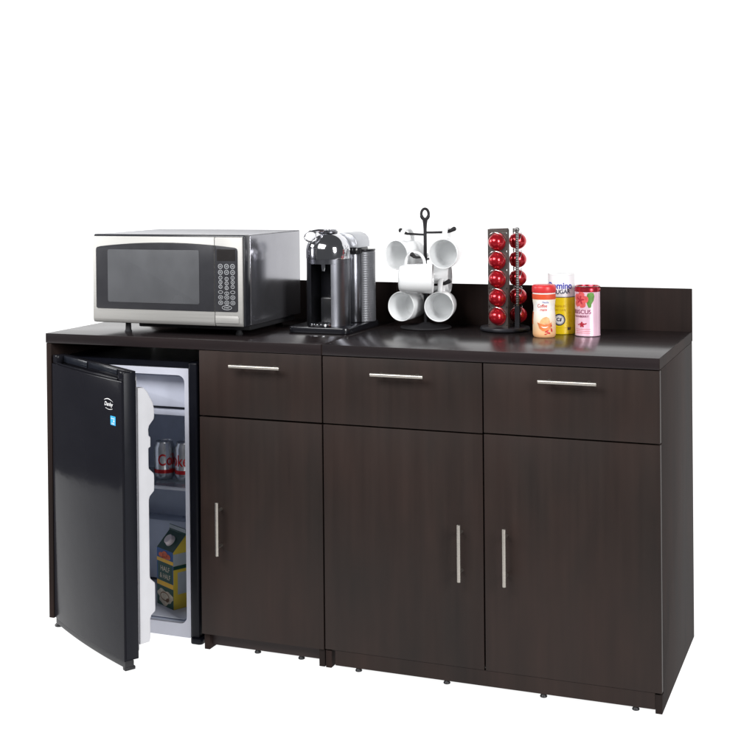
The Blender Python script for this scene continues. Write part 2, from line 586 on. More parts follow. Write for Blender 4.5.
door = dobj('door', bm, M['gloss_black'], fr)
bm = nb(); bowed(bm, .022, .040, .030, .003, .004, W-.002)
box(bm, W-.020, W-.003, .004, .036, .012, .0218, .002)
dobj('bottom_trim', bm, M['blackplastic'], door)
bm = nb()
xs = [.03+(W-.06)*i/N for i in range(N+1)]
prism(bm, [(x, bow(x)+.004) for x in xs]+[(x, bow(x)+.010) for x in reversed(xs)], 'z', .8228, .8275, .001)
dobj('handle', bm, M['gloss_black'], door)
bm = nb(); box(bm, .034, .20, .0235, .0258, .827, .846, .0005)
box(bm, .215, .40, .0235, .0258, .830, .846, .0005)
dobj('handle_recess', bm, mat('recess_blue_black', (.012, .014, .020), rough=.2, spec=.4), door)
bm = nb(); box(bm, W-.0005, W+.0015, .006, .042, .045, .845, .0004)
dobj('edge_strip', bm, M['black_side'], door)
# gasket + moulded white inner door with shelf brackets
bm = nb(); prism(bm, rrect(.012, W-.012, .052, .836, .012), 'y', .0442, .0530, .002)
dobj('gasket', bm, mat('door_gasket', (.30, .30, .32), rough=.6, spec=.3), door)
prof = [(.0532, .075), (.083, .0765), (.086, .089), (.086, .140), (.089, .150), (.1015, .160), (.1025, .168), (.1025, .232), (.1015, .241), (.088, .254), (.086, .262),
        (.086, .478), (.089, .488), (.1020, .501), (.1030, .510), (.1030, .544), (.1020, .551), (.087, .566), (.086, .572), (.086, .624), (.0925, .628), (.0925, .655),
        (.087, .660), (.086, .678), (.089, .688), (.1035, .705), (.1050, .714), (.1050, .733), (.101, .752), (.083, .786), (.072, .797), (.0532, .799)]
bm = nb()
for (a, b) in ((.030, .052), (W-.030, W-.008)):
    prism(bm, prof, 'x', a, b, .003, 3)
dobj('door_liner', bm, M['door_white'], door)
bm = nb(); prism(bm, rrect(.0525, W-.0305, .09, .79, .01), 'y', .0532, .068, .003)
for z0, z1 in ((.160, .236), (.503, .548), (.700, .745)):
    box(bm, .0525, W-.0305, .092, .099, z0, z1, .002)
    box(bm, .0525, W-.0305, .0685, .0918, z0, z0+.006)
dobj('door_shelves', bm, M['door_white'], door)
# badge and energy sticker on the outer face
def face_y(x):
    return bow(x)-.0009
def on_door(bm):
    for v in bm.verts:
        v.co = Vector((v.co.x, face_y(v.co.x), v.co.y))
    return bm
bm = nb()
text(bm, 'Danby', .408, .7520, .0110, .048, bold=.012, shear=.25)
xs = [.382+.052*i/16 for i in range(17)]
arc_o = [(x, .7590+.0085*math.sin(PI*(.12+.88*i/16))) for i, x in enumerate(xs)]
arc_i = [(x, .7590+.0062*math.sin(PI*(.12+.88*i/16))) for i, x in enumerate(xs)]
for i in range(16):
    vs = [bm.verts.new((p[0], p[1], 0)) for p in (arc_o[i], arc_o[i+1], arc_i[i+1], arc_i[i])]
    bm.faces.new(vs)
xs = [.389+.04*i/12 for i in range(13)]
for i in range(12):
    vs = [bm.verts.new((x, .7405-.003*math.sin(PI*t/12)+dz, 0)) for x, t, dz in ((xs[i], i, 0), (xs[i+1], i+1, 0), (xs[i+1], i+1, -.0012), (xs[i], i, -.0012))]
    bm.faces.new(vs)
dobj('badge', on_door(bm), M['white_print'], door)
bm = nb(); flatpoly(bm, [(.4175, .6950), (.4455, .6950), (.4455, .7205), (.4175, .7205)])
bmesh.ops.bisect_plane(bm, geom=bm.verts[:]+bm.edges[:]+bm.faces[:], plane_co=(.43, 0, 0), plane_no=(1, 0, 0))
stk = dobj('energy_sticker', on_door(bm), M['blue_sticker'], door)
bm = nb()
text(bm, 'energy', .4315, .7145, .0044, .020, bold=.01, shear=.2)
text(bm, 'STAR', .4325, .6992, .0042, .016, bold=.02)
st = []
for i in range(10):
    a = PI/2+2*PI*i/10
    rr = .0045 if i % 2 == 0 else .0019
    st.append((.437+rr*math.cos(a), .7065+rr*math.sin(a)))
flatpoly(bm, st)
for v in bm.verts:
    v.co.z = 0
on_door(bm)
for v in bm.verts:
    v.co.y -= .0005
dobj('sticker_lettering', bm, M['white_print'], stk)

# ------------------------------------------------------------------ soda cans on the fridge shelf
def soda_can(label, x, y, a_text):
    t = thing('soda_can', label, 'soda can', (x, y, .4188), group='soda cans on the fridge shelf')
    bm = nb()
    lathe(bm, [(0, .004), (.022, .003), (.0245, 0), (.027, .003), (.0325, .011), (.0330, .016), (.0330, .101), (.0322, .105), (.0275, .1155), (.0270, .1185), (.0278, .1205),
               (.0268, .1215), (.0258, .1185), (0, .1180)], 40)
    can = obj('body', bm, M['can'], t)
    bm = nb(); text(bm, 'Coke', 0, .066, .036, .086, bold=.012)
    obj('lettering', wrap(bm, .033, a_text), M['can_red'], t)
    bm = nb(); flatpoly(bm, [(-.1, .022), (.1, .022), (.1, .034), (-.1, .034)])
    obj('stripe', wrap(bm, .033, a_text, .0004), M['can_red'], t)
    bm = nb(); prism(bm, rrect(-.006, .006, -.004, .016, .0055), 'z', .1182, .1194)
    obj('pull_tab', bm, M['can'], t)
    return t
soda_can('silver soda can with red lettering, left of the two cans on the fridge shelf', -.690, .300, -22)
soda_can('silver soda can with red lettering, partly cut off by the fridge rim on the right', -.618, .306, -118)

# ------------------------------------------------------------------ milk carton
ct = thing('milk_carton', 'blue and yellow half and half carton with white cap standing on the fridge floor', 'carton', (-.580, .190, .0600), R(-28))
w, hb, hr, hf = .0475, .176, .222, .240
bm = nb()
v = [bm.verts.new(p) for p in ((-w, -w, 0), (w, -w, 0), (w, w, 0), (-w, w, 0), (-w, -w, hb), (w, -w, hb), (w, w, hb), (-w, w, hb), (-w, 0, hr), (w, 0, hr))]
for f in ((3, 2, 1, 0), (0, 1, 5, 4), (2, 3, 7, 6)):
    bm.faces.new([v[i] for i in f])
ctb = obj('carton_body', bm, M['ct_blue'], ct, smooth=0)
def quad_xz(name, x0, x1, z0, z1, m, y=-w, d=.0004):
    bm = nb(); vs = [bm.verts.new(p) for p in ((x0, y-d, z0), (x1, y-d, z0), (x1, y-d, z1), (x0, y-d, z1))]
    bm.faces.new(vs)
    return obj(name, bm, m, ct, smooth=0)
bm = nb()
v = [bm.verts.new(p) for p in ((w, -w, 0), (w, w, 0), (w, w, hb), (w, -w, hb), (w-.004, 0, hr))]
bm.faces.new(v[:4])
bm.faces.new((v[3], v[2], v[4]))
v = [bm.verts.new(p) for p in ((-w, w, 0), (-w, -w, 0), (-w, -w, hb), (-w, w, hb), (-w+.004, 0, hr))]
bm.faces.new(v[:4])
bm.faces.new((v[3], v[2], v[4]))
obj('side_face', bm, M['ct_yellow'], ct, smooth=0)
bm = nb()
v = [bm.verts.new(p) for p in ((-w, -w, hb), (w, -w, hb), (w, w, hb), (-w, w, hb), (-w, -.0012, hr), (w, -.0012, hr), (-w, .0012, hr), (w, .0012, hr),
                               (-w, -.0012, hf), (w, -.0012, hf), (-w, .0012, hf), (w, .0012, hf))]
for f in ((0, 1, 5, 4), (2, 3, 6, 7), (4, 5, 9, 8), (7, 6, 10, 11), (8, 9, 11, 10), (5, 7, 11, 9), (6, 4, 8, 10)):
    bm.faces.new([v[i] for i in f])
gable = obj('gable_top', bm, M['ct_green'], ct, smooth=0)
bm = nb(); box(bm, -w+.001, w-.001, -.0019, -.0013, hr+.006, hf-.001)
obj('ridge_seal', bm, M['ct_grey'], gable)
nrm = Vector((0, -(hr-hb), w)).normalized()
zc = Vector((0, nrm.y, nrm.z)); 
cm = Matrix.Translation(Vector((-.002, -w*.52, hb+(hr-hb)*.48))) @ zc.to_track_quat('Z', 'Y').to_matrix().to_4x4()
bm = nb(); lathe(bm, [(0, 0), (.0175, 0), (.0175, .004), (.0155, .005), (.0155, .014), (.0135, .016), (0, .016)], 32, cm)
obj('cap', bm, mat('cap_white', (.74, .66, .68), rough=.4), ct)
quad_xz('gold_band', -w, w, .136, .147, M['ct_gold'])
quad_xz('green_panel', -w+.006, w-.004, .077, .1355, M['ct_green'])
quad_xz('gold_band', -w, w, .062, .0765, M['ct_gold'])
quad_xz('cream_panel', -w, w, .0, .0615, M['ct_green'])
bm = nb()
pp = []
for i in range(48):
    a = 2*PI*i/48
    q = 1+.16*math.sin(3*a+.6)+.08*math.sin(7*a)
    pp.append((min(.0465, max(-.0465, .043*q*math.cos(a))), .029+.023*q*math.sin(a)))
flatpoly(bm, pp); place(bm, (0, -w-.0008, 0), (1, 0, 0), (0, 0, 1))
obj('bowl_picture', bm, M['ct_cream'], ct, smooth=0)
bm = nb()
for cx, cz, a, b in ((-.020, .157, .015, .008), (.0, .162, .015, .0095), (.019, .157, .014, .008), (-.004, .1515, .018, .004)):
    flatpoly(bm, ellipse(cx, cz, a, b, 18))
for i, vv in enumerate(bm.verts):
    vv.co.z = 0
place(bm, (0, -w-.0009, 0), (1, 0, 0), (0, 0, 1))
obj('flower_picture', bm, M['ct_red'], ct, smooth=0)
bm = nb(); annulus(bm, -.002, .031, .026, .014, .0035); flatpoly(bm, ellipse(.014, .022, .011, .006, 16, .4)); place(bm, (0, -w-.0011, 0), (1, 0, 0), (0, 0, 1))
obj('cup_picture', bm, mat('coffee_brown', (.16, .085, .04), rough=.5), ct, smooth=0)
bm = nb(); text(bm, 'HALF', .001, .117, .015, .052, bold=.01); text(bm, '& HALF', .001, .094, .015, .060, bold=.01)
place(bm, (0, -w-.0009, 0), (1, 0, 0), (0, 0, 1))
obj('lettering', bm, M['ct_cream'], ct, smooth=0)
bm = nb()
def quad_yz(name, y0, y1, z0, z1, m, parent=ct):
    b = nb(); vs = [b.verts.new(p) for p in ((w+.0004, y0, z0), (w+.0004, y1, z0), (w+.0004, y1, z1), (w+.0004, y0, z1))]
    b.faces.new(vs)
    return obj(name, b, m, parent, smooth=0)
bm.free()
quad_yz('side_band', -w, w, .134, .170, M['ct_grey'])
quad_yz('side_stripe', -w, w, .122, .1335, M['ct_green'])
quad_yz('nutrition_panel', -.032, .000, .045, .112, M['ct_grey'])

# ------------------------------------------------------------------ microwave
mx0, mx1, my, mz0, mz1, md = -.796, -.2745, .060, .9455, 1.2175, .40
mw = thing('microwave', 'stainless steel microwave oven with dark window standing on the countertop', 'microwave', ((mx0+mx1)/2, my+md/2, TOPZ))
bm = nb(); box(bm, mx0+.004, mx1-.0005, my+.0465, my+md, mz0+.001, mz1-.0025, .003, 3)
obj('case', bm, M['case'], mw, world=True)
bm = nb(); box(bm, mx0+.0045, mx1-.001, my+.0465, my+md-.001, mz1-.0024, mz1-.0006, .0006)
obj('top_tone_sheet', bm, mat('top_reflection_grey', (.50, .50, .52), rough=.75, spec=.05), mw, world=True)  # added sheet, its flat grey stands in for the reflection on top
bm = nb(); box(bm, mx0, mx1, my+.007, my+.046, mz0, mz1, .005, 3)
obj('front_frame', bm, mat('bezel_black', (.02, .021, .026), rough=.22, spec=.5), mw, world=True)
def steel_face(x0, x1, name):
    pts = [(my+.0068, mz0+.002), (my+.005, mz0+.002), (my+.0015, mz0+.007), (my, mz0+.015), (my, mz1-.010), (my+.002, mz1-.0065), (my+.0068, mz1-.006)]
    bm = nb(); prism(bm, pts, 'x', x0, x1, .0008)
    return obj(name, bm, M['steel'], mw, world=True)
sd = steel_face(mx0+.002, -.3715, 'door')
sc_ = steel_face(-.3695, mx1-.004, 'control_panel')
def arch(x):
    return 1.1935-.0145*((x+.535)/.245)**2
def archpoly(x0, x1, zb, rl, rr):
    n = 24
    top = [(x0+(x1-x0)*i/n, arch(x0+(x1-x0)*i/n)) for i in range(n+1)]
    pts = []
    if rl:
        pts += [(x0, arch(x0)-.009), (x0+.001, arch(x0)-.0045), (x0+.004, arch(x0)-.001)]
        top = [t for t in top if t[0] > x0+.008]
    if rr:
        top = [t for t in top if t[0] < x1-.009]
    pts += top
    if rr:
        pts += [(x1-.004, arch(x1)-.0008), (x1-.001, arch(x1)-.004), (x1, arch(x1)-.010)]
    if rr:
        pts += [(x1, zb+.005), (x1-.0015, zb+.0015), (x1-.005, zb)]
    else:
        pts += [(x1, zb)]
    if rl:
        pts += [(x0+.005, zb), (x0+.0015, zb+.0015), (x0, zb+.005)]
    else:
        pts += [(x0, zb)]
    return pts[::-1]
bm = nb(); prism(bm, archpoly(-.7815, -.3718, .990, True, False), 'y', my-.0018, my-.0002, .0005)
win = obj('window_frame', bm, M['mwblack'], sd, world=True)
bm = nb(); prism(bm, rrect(-.739, -.4215, 1.0105, 1.1715, .006), 'y', my-.0028, my-.0019, .0003)
obj('window', bm, M['mwglass'], sd, world=True)
bm = nb(); prism(bm, archpoly(-.3692, -.2935, .9905, False, True), 'y', my-.0018, my-.0002, .0005)
cp = obj('key_panel', bm, M['mwblack'], sc_, world=True)
bm = nb(); prism(bm, rrect(-.3615, -.3005, 1.141, 1.176, .002), 'y', my-.0024, my-.0019, .0002)
obj('display', bm, M['display'], sc_, world=True)
bm = nb()
digits = [['1', '2', '3'], ['4', '5', '6'], ['7', '8', '9']]
kx = (-.3500, -.3295, -.3095)
for j, z in enumerate((1.1250, 1.1075, 1.0915, 1.0785, 1.0650, 1.0490, 1.0335, 1.0175)):
    for i, x in enumerate(kx):
        zz = z-(.0035 if i == 1 and 2 <= j <= 5 else 0)
        if j < 2:
            annulus(bm, x, zz, .0075, .0072, .0014)
        elif j < 5:
            annulus(bm, x, zz, .0062, .0058, .0013)
        elif j == 5:
            annulus(bm, x, zz, .0078, .0048, .0012)
        else:
            annulus(bm, x, zz, .0078, .0062, .0012)
        if 2 <= j < 5:
            text(bm, digits[j-2][i], x, zz, .0048, bold=.01)
        elif j == 5:
            if i == 1:
                text(bm, '0', x, zz, .0044, bold=.01)
        else:
            for k in (-.0012, .0012):
                q = [(x-.0035, zz+k-.0005), (x+.0035, zz+k-.0005), (x+.0035, zz+k+.0005), (x-.0035, zz+k+.0005)]
                flatpoly(bm, q)
annulus(bm, -.3295, 1.0030, .0165, .0068, .0013)
text(bm, 'START', -.3295, 1.0030, .0042, .018, bold=.01)
place(bm, (0, my-.0027, 0), (1, 0, 0), (0, 0, 1))
obj('keypad', bm, M['grey_print'], sc_, world=True)
bm = nb(); prism(bm, [(-.3688, .9565), (-.2905, .9565), (-.2905, .9745), (-.2945, .9785), (-.3688, .9785)], 'y', my-.0022, my-.0002, .0012)
obj('open_button', bm, M['steel'], sc_, world=True)
bm = nb(); box(bm, mx0+.125, mx1-.012, my+.062, my+md-.02, mz0-.016, mz0+.0008, .004)
obj('underside_shadow', bm, M['rubber'], mw, world=True)  # added dark block, stands in for the shadow beneath the oven
for fx, fy in ((mx0+.103, my+.038), (mx1-.055, my+.075), (mx0+.103, my+md-.05), (mx1-.055, my+md-.05)):
    if True:
        bm = nb(); lathe(bm, [(0, TOPZ), (.0105, TOPZ), (.0115, TOPZ+.004), (.0090, TOPZ+.008), (.0085, mz0+.0008), (0, mz0+.0008)], 20, Matrix.Translation((fx, fy, 0)))
        obj('foot', bm, M['rubber'], mw, world=True)

# ------------------------------------------------------------------ capsule coffee machine
cmx, cmy = -.112, .312
cmach = thing('coffee_machine', 'chrome domed capsule coffee machine on a black base', 'coffee machine', (cmx, .35, TOPZ))
bm = nb()
pts = rrect(-.213, -.014, .224, .50, .022)
prism(bm, pts, 'z', TOPZ+.0008, TOPZ+.019, .003)
obj('base', bm, M['cmblack'], cmach, world=True)
T = Matrix.Translation((cmx, cmy, 0))
cr = .0675
# column: a cylinder with a cup niche open to the front
bm = nb()
a_open = 29
n0, n1 = R(-90+a_open), R(270-a_open)
zs0, zs1 = TOPZ+.0195, 1.122
seg = 40
ringpts = []
for i in range(seg+1):
    a = n0+(n1-n0)*i/seg
    ringpts.append((cmx+cr*math.cos(a), cmy+cr*math.sin(a)))
xi = cr*math.cos(n0)
inner_pts = [(cmx-xi+.0, cmy+.018), (cmx+xi, cmy+.018)]
poly = ringpts+inner_pts
prism(bm, poly, 'z', zs0, zs1)
lathe(bm, [(0, zs1+.0003), (cr, zs1+.0003), (cr, 1.1365), (0, 1.1365)], 64, T)
col = obj('column', bm, M['darkmetal'], cmach, world=True)
bm = nb(); box(bm, cmx-xi+.0015, cmx+xi-.0015, cmy+.012, cmy+.0175, zs0+.002, zs1-.002)
obj('cup_niche', bm, M['cmblack'], cmach, world=True)
bm = nb(); box(bm, cmx-.020, cmx+.020, cmy-.020, cmy+.0115, zs0+.001, 1.020, .006, 3)
obj('cup_support', bm, mat('support_grey', (.014, .014, .016), rough=.3), cmach, world=True)
bm = nb(); lathe(bm, [(0, 1.100), (.007, 1.100), (.009, 1.110), (.010, 1.1220), (0, 1.1220)], 24, Matrix.Translation((cmx, cmy-.035, 0)))
obj('spout', bm, M['chrome'], cmach, world=True)
bm = nb()
dome = [(cr+.0008, 1.1370), (cr+.0012, 1.140), (cr+.0012, 1.160)]
for i in range(1, 15):
    a = PI/2*i/14
    dome.append(((cr+.0012)*math.cos(a)**.95 if i < 14 else .0, 1.160+.0590*math.sin(a)))
lathe(bm, dome, 64, T)
head = obj('head', bm, M['chrome'], cmach, world=True)
bm = nb()
lathe(bm, [(.030, 1.2150), (.030, 1.2195), (.026, 1.2225), (.012, 1.2230), (0, 1.2230)], 40, T)
for i in range(14):
    a = 2*PI*i/14
    lathe(bm, [(0, 1.222), (.0035, 1.222), (.0035, 1.2248), (0, 1.2252)], 10, T @ Matrix.Translation((.0215*math.cos(a), .0215*math.sin(a), 0)))
obj('top_plate', bm, M['darkmetal'], head, world=True)
bm = nb()
rc = Vector((-.141, cmy-.066, 1.2065))
rr_ = Vector((.932, .363, 0))
pth = [rc+rr_*(.0185*math.cos(2*PI*i/32))+Vector((0, 0, .0160*math.sin(2*PI*i/32))) for i in range(32)]
tube(bm, pth, .0027, 12, closed=True)
tube(bm, [rc+rr_*.004+Vector((0, 0, .0160)), rc+rr_*.016+Vector((0, .014, .0165)), (cmx-.004, cmy-.018, 1.2215)], [.0035, .006, .0075], 12)
obj('lever', bm, M['chrome'], head, world=True)
bm = nb()
lathe(bm, [(0, TOPZ+.0195), (.034, TOPZ+.0195), (.038, TOPZ+.022), (.038, TOPZ+.0265), (.034, TOPZ+.0275), (.032, TOPZ+.0245), (0, TOPZ+.0245)], 40, Matrix.Translation((cmx-.004, cmy-.050, 0)))
for k in range(-2, 3):
    hw = math.sqrt(max(0., .031**2-(k*.011)**2))
    box(bm, cmx-.004+k*.011-.0025, cmx-.004+k*.011+.0025, cmy-.050-hw, cmy-.050+hw, TOPZ+.0250, TOPZ+.0278, .0008)
obj('drip_tray', bm, M['chrome'], cmach, world=True)
# rear body, ribbed water tank and capsule bin cover
bm = nb(); prism(bm, rrect(-.118, -.036, cmy+.055, .470, .03, 8), 'z', TOPZ+.0195, 1.1475, .003)
obj('rear_body', bm, M['darkmetal'], cmach, world=True)
bm = nb(); prism(bm, rrect(-.114, -.034, cmy+.058, .468, .028, 8), 'z', 1.1477, 1.1665, .002)
obj('capsule_bin', bm, M['cmblack'], cmach, world=True)
bm = nb()
prf = []
z = TOPZ+.0205
tr = .045
prf.append((0, z))
k = 0
while z < 1.150:
    prf += [(tr-.0003, z), (tr, z+.0022), (tr, z+.0048), (tr-.0003, z+.0070)]
    z += .0072
prf += [(tr-.002, 1.1535), (0, 1.1535)]
lathe(bm, prf, 56, Matrix.Translation((-.0535, .436, 0)))
tank = obj('water_tank', bm, M['tank'], cmach, world=True)
bm = nb(); lathe(bm, [(0, 1.1538), (tr, 1.1538), (tr+.001, 1.1565), (tr, 1.1600), (0, 1.1605)], 48, Matrix.Translation((-.0535, .436, 0)))
obj('tank_lid', bm, M['cmblack'], tank, world=True)
bm = nb()
pr_ = [(-.118, 1.1668), (-.036, 1.1668), (-.036, 1.182), (-.040, 1.197), (-.050, 1.207), (-.064, 1.2125), (-.083, 1.2135), (-.100, 1.211), (-.112, 1.203), (-.118, 1.190)]
prism(bm, pr_, 'y', cmy+.045, .468, .004, 3)
obj('bin_cover', bm, M['greytop'], cmach, world=True)

# ------------------------------------------------------------------ mug tree and six mugs
tx, ty = .150, .465
rack = thing('mug_rack', 'dark iron mug tree with ring top holding six white mugs', 'mug rack', (tx, ty, TOPZ))
bm = nb(); lathe(bm, [(0, .0006), (.078, .0006), (.080, .003), (.078, .006), (.030, .010), (.010, .018), (0, .018)], 56)
obj('base', bm, M['iron'], rack)
bm = nb(); tube(bm, [(0, 0, .012), (0, 0, .15), (0, 0, .308), (0, 0, .325), (0, 0, .338)], [.0062, .0055, .0052, .0065, .0085], 14)
stem = obj('stem', bm, M['iron'], rack)
bm = nb()
vr = Vector((.944, .329, 0))
pth = []
rad = []
for i in range(32):
    a = 2*PI*i/32
    pth.append(vr*(.0115*math.cos(a))+Vector((0, 0, .3545+.0165*math.sin(a))))
    rad.append(.0042+.0012*(math.sin(a) < -.3))
tube(bm, pth, rad, 12, closed=True)
obj('ring_handle', bm, M['iron'], rack)
arms = [('UL', (-.92, .387), .0795, .2269), ('UR', (.994, .108), .0675, .2337), ('MF', (-.127, -.992), .0655, .1587), ('MB', (.02, 1.), .076, .1500), ('LL', (-.99, .135), .060, .0691), ('LR', (.984, .177), .049, .0708)]
facing = {'UL': (-.33, -.945), 'UR': (.108, -.994), 'MF': (.965, .25), 'MB': (.97, .15), 'LL': (-.135, -.99), 'LR': (.177, -.984)}
lab = {'UL': 'white mug hanging upper left on the mug tree, opening turned to the left',
       'UR': 'white mug hanging upper right on the mug tree, opening facing forward',
       'MF': 'white mug hanging sideways at the front middle of the mug tree',
       'MB': 'white mug behind the sideways mug, mostly hidden on the mug tree',
       'LL': 'white mug hanging lower left on the mug tree, opening facing forward',
       'LR': 'white mug hanging lower right on the mug tree, opening facing forward'}
def make_mug(label):
    t = thing('mug', label, 'mug', (0, 0, 0), group='white mugs on the mug tree')
    bm = nb()
    H_ = .104
    o_ = [(0, .003), (.028, .003), (.030, 0), (.034, 0), (.0395, .0035), (.0425, .010), (.0445, .030), (.0462, H_-.003), (.0455, H_-.0005), (.0445, H_), (.0435, H_-.001), (.0425, H_-.006),
          (.0410, .030), (.0390, .014), (.034, .008), (0, .007)]
    for i in range(len(o_)):
        o_[i] = (o_[i][0], o_[i][1]-H_/2)
    lathe(bm, o_, 56)
    obj('cup', bm, M['ceramic'], t)
    bm = nb()
    pth, rad = [], []
    for i in range(19):
        a = R(-100+200*i/18)
        pth.append((.0445+.0335*max(0, math.cos(a)*1.05+.0)+(-.003 if i in (0, 18) else 0), 0, .029*math.sin(a)-.002))
        rad.append(.0052)
    pth[0] = (.0425, 0, pth[0][2]); pth[-1] = (.0435, 0, pth[-1][2])
    tube(bm, pth, rad, 14, flat=(Vector((0, 1, 0)), 1.55))
    obj('handle', bm, M['ceramic'], t)
    return t
mug0 = make_mug(lab['UL'])
def place_mug(t, key, d, L, z):
    F = Vector((*facing[key], 0)).normalized()
    up = Vector((0, 0, 1))
    m = Matrix((up, F.cross(up), F)).transposed().to_4x4()
    m.translation = Vector((tx+d[0]*L, ty+d[1]*L, TOPZ+z))
    t.matrix_world = m
    t['label'] = lab[key]
for i, (key, d, L, zm) in enumerate(arms):
    dv = Vector((d[0], d[1], 0)).normalized()
    z = zm+.0655
    bm = nb()
    tube(bm, [dv*.003+Vector((0, 0, z-.002)), dv*.02+Vector((0, 0, z-.002)), dv*(L-.004)+Vector((0, 0, z-.001)), dv*(L+.012)+Vector((0, 0, z+.003)), dv*(L+.026)+Vector((0, 0, z+.010)), dv*(L+.030)+Vector((0, 0, z+.012))],
         [.0036, .0037, .0040, .0058, .0074, .0040], 12)
    obj('arm', bm, M['iron'], rack)
    t = mug0 if i == 0 else copy_tree(mug0)
    place_mug(t, key, d, L, zm)

# ------------------------------------------------------------------ capsule carousel
rx, ry = .402, .474
rk = thing('capsule_rack', 'revolving capsule carousel of dark metal columns on a round black base', 'capsule rack', (rx, ry, TOPZ))
bm = nb(); lathe(bm, [(0, .0006), (.070, .0006), (.0755, .003), (.0765, .008), (.074, .0125), (.066, .014), (0, .0142)], 64)
obj('base', bm, M['rackbase'], rk)
toward, across = Vector((.271, -.962, 0)), Vector((.962, .271, 0))
normals = [toward*math.cos(R(a))+across*math.sin(R(a)) for a in (-28, 100, 214)]
PRS = [.044, .036, .030]
pitch, z_top = .0562, .272
def plate_mesh(nv, PR, solid=True):
    bm = nb()
    side = Vector((-nv.y, nv.x, 0))
    hw, th = .0315, .0022
    def P(u, z, d):
        return nv*(PR+d)+side*u+Vector((0, 0, z))
    K = 40
    for r_ in range(5 if solid else 0):
        zc_ = z_top-pitch*r_
        sq, ci = [], []
        for k in range(K):
            a = 2*PI*k/K
            c_, s_ = math.cos(a), math.sin(a)
            m_ = max(abs(c_)/hw, abs(s_)/(pitch/2))
            sq.append((c_/m_, s_/m_))
            ci.append((.0252*c_, .0252*s_))
        F = [[bm.verts.new(P(u, zc_+v_, d)) for u, v_ in pts] for pts, d in ((sq, 0), (ci, 0), (ci, -th), (sq, -th))]
        for A_, B_ in zip(F, F[1:]):
            for k in range(K):
                j = (k+1) % K
                bm.faces.new((A_[k], A_[j], B_[j], B_[k]))
    zt, zb = z_top+pitch/2, z_top-pitch*4.5
    for z0, z1 in ((zt+.0002, zt+.010), (.0146, zb-.0002)):
        vs = [(P(-hw, z0, 0)), (P(hw, z0, 0)), (P(hw, z1, 0)), (P(-hw, z1, 0)), P(-hw, z0, -th), P(hw, z0, -th), P(hw, z1, -th), P(-hw, z1, -th)]
        b_ = [bm.verts.new(q) for q in vs]
        for f in ((0, 1, 2, 3), (7, 6, 5, 4), (0, 4, 5, 1), (1, 5, 6, 2), (2, 6, 7, 3), (3, 7, 4, 0)):
            bm.faces.new([b_[q] for q in f])
    # returned edges
    if not solid:
        for r_ in range(6):
            zz = z_top+pitch/2-pitch*r_
            b_ = [bm.verts.new(P(u, z, d)) for u, z, d in ((-hw, zz-.0012, 0), (hw, zz-.0012, 0), (hw, zz+.0012, 0), (-hw, zz+.0012, 0), (-hw, zz-.0012, -th), (hw, zz-.0012, -th), (hw, zz+.0012, -th), (-hw, zz+.0012, -th))]
            for f in ((0, 1, 2, 3), (7, 6, 5, 4), (0, 4, 5, 1), (1, 5, 6, 2), (2, 6, 7, 3), (3, 7, 4, 0)):
                bm.faces.new([b_[q] for q in f])
    dd = -.012 if solid else -.004
    for sgn in (-1, 1):
        u0, u1 = sgn*(hw+.0002), sgn*(hw+.0020)
        b_ = [bm.verts.new(P(u, z, d)) for u, z, d in ((u0, .0146, .0), (u1, .0146, .0), (u1, zt+.010, .0), (u0, zt+.010, .0), (u0, .0146, dd), (u1, .0146, dd), (u1, zt+.010, dd), (u0, zt+.010, dd))]
        for f in ((0, 1, 2, 3), (7, 6, 5, 4), (0, 4, 5, 1), (1, 5, 6, 2), (2, 6, 7, 3), (3, 7, 4, 0)):
            bm.faces.new([b_[q] for q in f])
    bmesh.ops.recalc_face_normals(bm, faces=bm.faces)
    return bm
for nv, PR in zip(normals, PRS):
    pl = obj('column_plate', plate_mesh(nv, PR, nv is normals[0]), M['rackplate'], rk, smooth=30)
    side = Vector((-nv.y, nv.x, 0))
    for r_ in range(5):
        bm = nb()
        pth = []
        for k in range(17):
            a = R(8+164*k/16)
            pth.append(nv*(PR+.0040+.012*math.sin(a))+side*(.0290*math.cos(a))+Vector((0, 0, z_top-pitch*r_+.0285*math.sin(a))))
        tube(bm, pth, .0010, 8)
        obj('wire_loop', bm, M['silver'], pl)
bm = nb()
nv, PR = normals[1], PRS[1]
side = Vector((-nv.y, nv.x, 0))
for z0, z1, hw_ in ((.0146, .078, .010),):
    q = nv*(PR-.004)-side*(.0375)
    tube(bm, [q+Vector((0, 0, z0)), q+Vector((0, 0, z1))], hw_, 4)
obj('hinge_bracket', bm, M['rackbase'], rk, smooth=0)
bm = nb()
q = nv*(PR-.004)-side*(.0390)
tube(bm, [q+Vector((0, 0, .078)), q+Vector((0, 0, .305))], .0050, 12)
lathe(bm, [(0, .303), (.0065, .303), (.008, .308), (.0065, .314), (0, .316)], 16, Matrix.Translation(q))
for k in range(32):
    zz = .082+.007*k
    lathe(bm, [(.0050, zz), (.0055, zz+.0018), (.0055, zz+.0034), (.0050, zz+.0052)], 12, Matrix.Translation(q))
obj('post', bm, M['post'], rk)
cols = ['front column', 'right column', 'rear column']
rows = ['topmost', 'second from top', 'third from top', 'fourth from top', 'lowest']
cap0 = None
